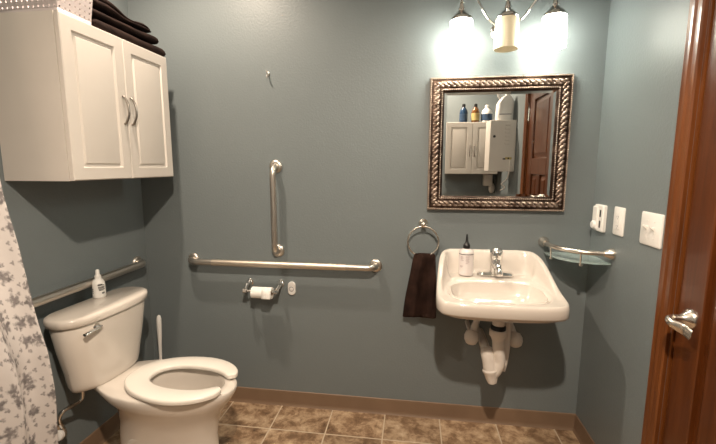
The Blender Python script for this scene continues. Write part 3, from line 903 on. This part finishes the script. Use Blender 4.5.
loft(b, rings); obj('seat', b, M['seat'], tl, angle=60)
for s in (-1, 1):
    b = B(); box(b, .250, .285, s*.055-.02, s*.055+.02, .434, .450); obj('hinge', b, M['seat'], tl, bevel=.006, bseg=3)
# supply stop and hose
def tloc(p):   # room point -> toilet frame
    return Matrix.Rotation(-TR, 3, 'Z') @ (Vector(p) - Vector(TO))
b = B(); tube(b, spline([tloc(p) for p in ((.085, -.607, .440), (.085, -.608, .40), (.084, -.611, .362), (.080, -.622, .346), (.074, -.655, .345), (.066, -.690, .344), (.058, -.706, .325), (.052, -.703, .295), (.048, -.690, .265), (.046, -.684, .2545))], 7), .0085, 10); obj('supply_hose', b, M['chrome'], tl)
b = B(); lathe(b, [(.014, 0), (.016, -.006), (.016, -.022), (.010, -.026)], c=tloc((.085, -.607, .425)), seg=14); obj('hose_nut', b, M['chrome'], tl)
sv = empty('stop_valve', (0, -.684, .232), label='chrome stop valve with white round handle at the toilet supply', cat='valve')
b = B(); lathe(b, [(.030, .0005), (.028, .006), (.012, .010)], axis=(1, 0, 0), seg=20); tube(b, [(.005, 0, 0), (.055, 0, 0)], .009, 12); tube(b, [(.045, 0, -.012), (.045, 0, .022)], .011, 12); obj('valve_body', b, M['chrome'], sv)
b = B(); lathe(b, [(.008, .0), (.021, .004), (.023, .014), (.019, .022), (.006, .026)], c=(.046, -.016, .004), axis=(.3, -1, .25), seg=18); obj('valve_handle', b, M['plastic'], sv)

# bottle on the tank
sp_ = empty('spray_bottle', (.092, -.470, .7818), label='small white dropper bottle standing on the toilet tank lid', cat='bottle')
b = B(); lathe(b, [(.024, 0), (.027, .004), (.0275, .012), (.0265, .060), (.0245, .075), (.017, .086), (.0115, .091)], seg=26); obj('body', b, M['plastic'], sp_)
b = B(); lathe(b, [(.0135, .089), (.0135, .103), (.0105, .106), (.0085, .110), (.0080, .128), (.005, .132)], seg=20); obj('cap', b, M['plastic'], sp_)
b = B()
def curved2(bm, r, a0, a1, z0, z1, n=12):
    loft(bm, [[(r*math.cos(lerp(a0, a1, i/n)), r*math.sin(lerp(a0, a1, i/n)), z) for i in range(n+1)] for z in (z0, z1)], closed=False)
for z, a0, a1 in ((.064, -.7, -.05), (.060, -.75, .25), (.052, -.7, .3), (.047, -.7, .2), (.041, -.65, .3), (.036, -.6, .1), (.024, -.2, .3), (.020, -.2, .25), (.042, -1.8, -1.5), (.034, -1.8, -1.5), (.024, -1.8, -1.55)):
    curved2(b, .0272+.0006, a0-.25, a1-.25, z, z+.003)
obj('label_print', b, M['black'], sp_, solid=.0004)

# toilet brush in its holder
br = empty('toilet_brush', (.118, -.118, 0), label='white toilet brush in a holder between toilet and corner', cat='toilet brush')
b = B(); lathe(b, [(.050, 0), (.055, .005), (.052, .06), (.044, .15), (.046, .155), (.041, .155), (.040, .02), (.005, .015)], seg=26); obj('holder', b, M['plastic'], br)
b = B(); lathe(b, [(.006, .10), (.0075, .16), (.008, .28), (.0095, .38), (.012, .44), (.0135, .50), (.013, .535), (.009, .553), (.002, .559)], c=(0, 0, 0), axis=(.03, 0, 1), seg=16); obj('handle', b, M['plastic'], br)
b = B(); lathe(b, [(.008, .03), (.030, .04), (.034, .08), (.028, .115), (.008, .125)], seg=18); obj('bristles', b, M['paper'], br)

# ------------------------------------------------------------------ shower curtain
rod = empty('curtain_rod', (0, -.885, 1.965), label='curved steel curtain rod along the left wall, above the picture edge', cat='curtain rod')
b = B(); rp = spline([(0, 0, 0), (.03, -.02, 0), (.065, -.12, 0), (.075, -.45, 0), (.075, -1.0, 0), (.065, -1.33, 0), (.03, -1.43, 0), (0, -1.45, 0)], 6)
tube(b, rp, .012, 12); obj('rod', b, M['steel'], rod)
for yy in (0, -1.45):
    b = B(); lathe(b, [(.03, .0005), (.03, .006), (.018, .014)], c=(0, yy, 0), axis=(1, 0, 0), seg=20); obj('flange', b, M['steel'], rod)
b = B(); ny, nz = 150, 60
uvl = b.loops.layers.uv.new('UVMap')
edge = [(.04, .243), (.38, .240), (.56, .246), (.734, .238), (.88, .208), (1.03, .178), (1.29, .136), (1.6, .10), (1.95, .072)]
V = {}; UV = {}
for j in range(nz+1):
    z = lerp(.04, 1.95, j/nz); base = interp(edge, z)
    for i in range(ny+1):
        s = i/ny
        y = -.905 - .62*s
        amp = lerp(.034, .02, z/1.95)
        ph = s*2*PI*4.6 + .5*math.sin(z*2.1+s*7)
        x = base + .022 + amp*(math.cos(ph)-1)*(1-.25*math.sin(s*9)) + .004*math.sin(z*13+s*31)
        yy = y + .012*math.sin(ph*1.0+.6)*min(1, s*8)
        V[i, j] = b.verts.new((x, yy, z - 1.0)); UV[i, j] = (s*1.15, z)
for j in range(nz):
    for i in range(ny):
        f = b.faces.new((V[i, j], V[i+1, j], V[i+1, j+1], V[i, j+1]))
        for lp, k in zip(f.loops, ((i, j), (i+1, j), (i+1, j+1), (i, j+1))): lp[uvl].uv = UV[k]
cu = obj('shower_curtain', b, M['curtain'], loc=(0, 0, 1.0), angle=180, solid=.0025)
tag(cu, 'white shower curtain with grey floral print beside the toilet', 'curtain')

# ------------------------------------------------------------------ ceiling lights (above the frame)
for (x, y, e, lab) in ((1.56, -2.02, 245, 'round ceiling light above the middle of the room'), (.48, -.62, 100, 'round ceiling light above the toilet')):
    cl = empty('ceiling_light', (x, y, CEIL), label=lab, cat='ceiling light')
    b = B(); lathe(b, [(.085, -.0005), (.085, -.008), (.070, -.012), (.064, -.004)], seg=32); obj('trim_ring', b, M['plastic'], cl)
    b = B(); lathe(b, [(.062, -.004), (.058, -.008), (.02, -.010)], seg=28); obj('lens', b, M['lens'], cl)
    L = bpy.data.lights.new('ceiling_bulb', 'SPOT'); L.energy = e; L.spot_size = math.radians(165 if y < -1 else 160); L.spot_blend = .7; L.color = (1, .83, .66); L.shadow_soft_size = .035
    lo = bpy.data.objects.new('ceiling_bulb', L); COL.objects.link(lo); lo.parent = cl; lo.location = (0, 0, -.06)

# ------------------------------------------------------------------ what only the mirror shows
cabinet((1.862+.52, REAR+.001, 1.312), PI/2, .52, .515, .297, 'white two-door cabinet with bottles on top, seen in the mirror', .235)
RZ = 1.828
def bottle(x, y, prof, m, capm, capprof, label, lab=None, lm=None):
    t = empty('cleaner_bottle', (x, y, RZ), label=label, cat='bottle', group='cleaning bottles on the mirrored cabinet')
    b = B(); lathe(b, prof, seg=24); obj('body', b, M[m], t)
    b = B(); lathe(b, capprof, seg=18); obj('cap', b, M[capm], t)
    if lab:
        r, z0, z1 = lab
        b = B(); lathe(b, [(r+.0008, z0), (r+.0008, z1)], seg=24, caps=False); obj('label_band', b, M[lm], t)
    return t
bp = [(.036, 0), (.04, .006), (.04, .10), (.034, .125), (.016, .15), (.014, .156)]
bcap = [(.017, .155), (.017, .18), (.012, .184)]
bottle(2.035, -2.17, bp, 'bluegl', 'black', bcap, 'dark blue bottle on the mirrored cabinet, farthest from the white jug', (.04, .02, .085), 'blue')
bottle(2.152, -2.17, bp, 'amber', 'black', bcap, 'amber bottle with yellow label between blue bottle and white jug', (.04, .02, .09), 'yellow')
bottle(2.262, -2.17, [(.05, 0), (.054, .006), (.054, .085), (.045, .115), (.02, .14), (.017, .146)], 'plastic', 'plastic', [(.02, .145), (.02, .165), (.014, .17)], 'white jug with blue label on the mirrored cabinet', (.054, .015, .08), 'blue')

ub = empty('utility_box', (W, -1.72, 1.345), label='white wall-mounted utility box with louvres, seen in the mirror', cat='utility box')
b = B(); box(b, -.222, -.001, -.11, .11, 0, .445); obj('housing', b, M['cab'], ub, bevel=.006)
b = B()
for k in range(6): box(b, -.095, -.055, .110, .116, .235+k*.032, .252+k*.032)
obj('louvre', b, M['cab'], ub, bevel=.003)
b = B(); lathe(b, [(.011, 0), (.011, .006), (.007, .009)], c=(-.185, .110, .305), axis=(0, 1, 0), seg=16); obj('lock', b, M['black'], ub)
b = B(); box(b, -.085, -.03, .110, .1112, .105, .125); obj('warning_label', b, M['yellow'], ub, smooth=False)
b = B(); box(b, -.105, -.082, .110, .1114, .104, .116); box(b, -.064, -.052, .1112, .1118, .108, .121); obj('warning_mark', b, M['black'], ub, smooth=False)
b = B(); tube(b, spline([(-.045, .115, .10), (-.047, .125, .02), (-.06, .11, -.06), (-.10, .09, -.11), (-.07, .085, -.14), (-.11, .085, -.17)], 6), .0045, 8); obj('power_cord', b, M['pvc'], ub)
jg = empty('white_jug', (W-.085, -1.72, 1.7902), label='tall white handled jug standing on the utility box', cat='jug')
b = B(); loft(b, [[(px, py, z) for px, py in rrect(hx, .065, .03, 5, cx)] for z, hx, cx in ((0, .066, -.005), (.006, .07, -.005), (.15, .068, 0), (.185, .055, .006), (.21, .035, .01))]); obj('body', b, M['plastic'], jg)
b = B(); tube(b, spline([(-.035, .02, .185), (-.062, .02, .215), (-.058, .02, .255), (-.02, .02, .265), (.01, .02, .235)], 6), .011, 10); obj('handle', b, M['plastic'], jg)
b = B(); lathe(b, [(.022, .208), (.022, .235), (.018, .24)], c=(.02, 0, 0), seg=18); obj('cap', b, M['plastic'], jg)
b = B(); box(b, -.058, .045, .0655, .0665, .05, .058); obj('label_print', b, M['grey'], jg, smooth=False)
dp = empty('soap_dispenser', (2.335, REAR, 1.17), label='white dispenser box below the mirrored cabinet on the wall', cat='dispenser')
b = B(); loft(b, [[(px, y, pz+.075) for px, pz in rrect(.045-i, .062-i, .012, 4)] for i, y in ((0, -.0008), (0, .07), (.006, .085))]); obj('body', b, M['plastic'], dp)
b = B(); sphere(b, (.045, .03, -.01), 1, .033, .02, .055, 0, 18, 12); obj('oval_pod', b, M['plastic'], dp)
b = B(); box(b, .03, .06, .0005, .03, -.03, .02); obj('bracket', b, M['plastic'], dp)

# ------------------------------------------------------------------ camera, world, view
cam = bpy.data.cameras.new('camera'); co = bpy.data.objects.new('camera', cam); COL.objects.link(co)
cam.sensor_width = 36; cam.sensor_fit = 'HORIZONTAL'; cam.lens = 395.089/716*36; cam.clip_start = .02
Rm = ((.990474642, -.136238274, -.0199778753), (.137693626, .980688216, .138892363), (.000669611, -.14032019, .990105952))
co.matrix_world = Matrix(((Rm[0][0], Rm[0][2], -Rm[0][1], 1.54311777), (Rm[1][0], Rm[1][2], -Rm[1][1], -2.07819422), (Rm[2][0], Rm[2][2], -Rm[2][1], 1.39244482), (0, 0, 0, 1)))
S.camera = co
w = bpy.data.worlds.new('world'); S.world = w; w.use_nodes = True
w.node_tree.nodes['Background'].inputs[0].default_value = (.05, .05, .05, 1)
S.view_settings.view_transform = 'Standard'
S.view_settings.look = 'None'
S.view_settings.gamma = 1
S.view_settings.exposure = 0
S.cycles.max_bounces = 10
S.cycles.diffuse_bounces = 3
S.cycles.sample_clamp_indirect = 6
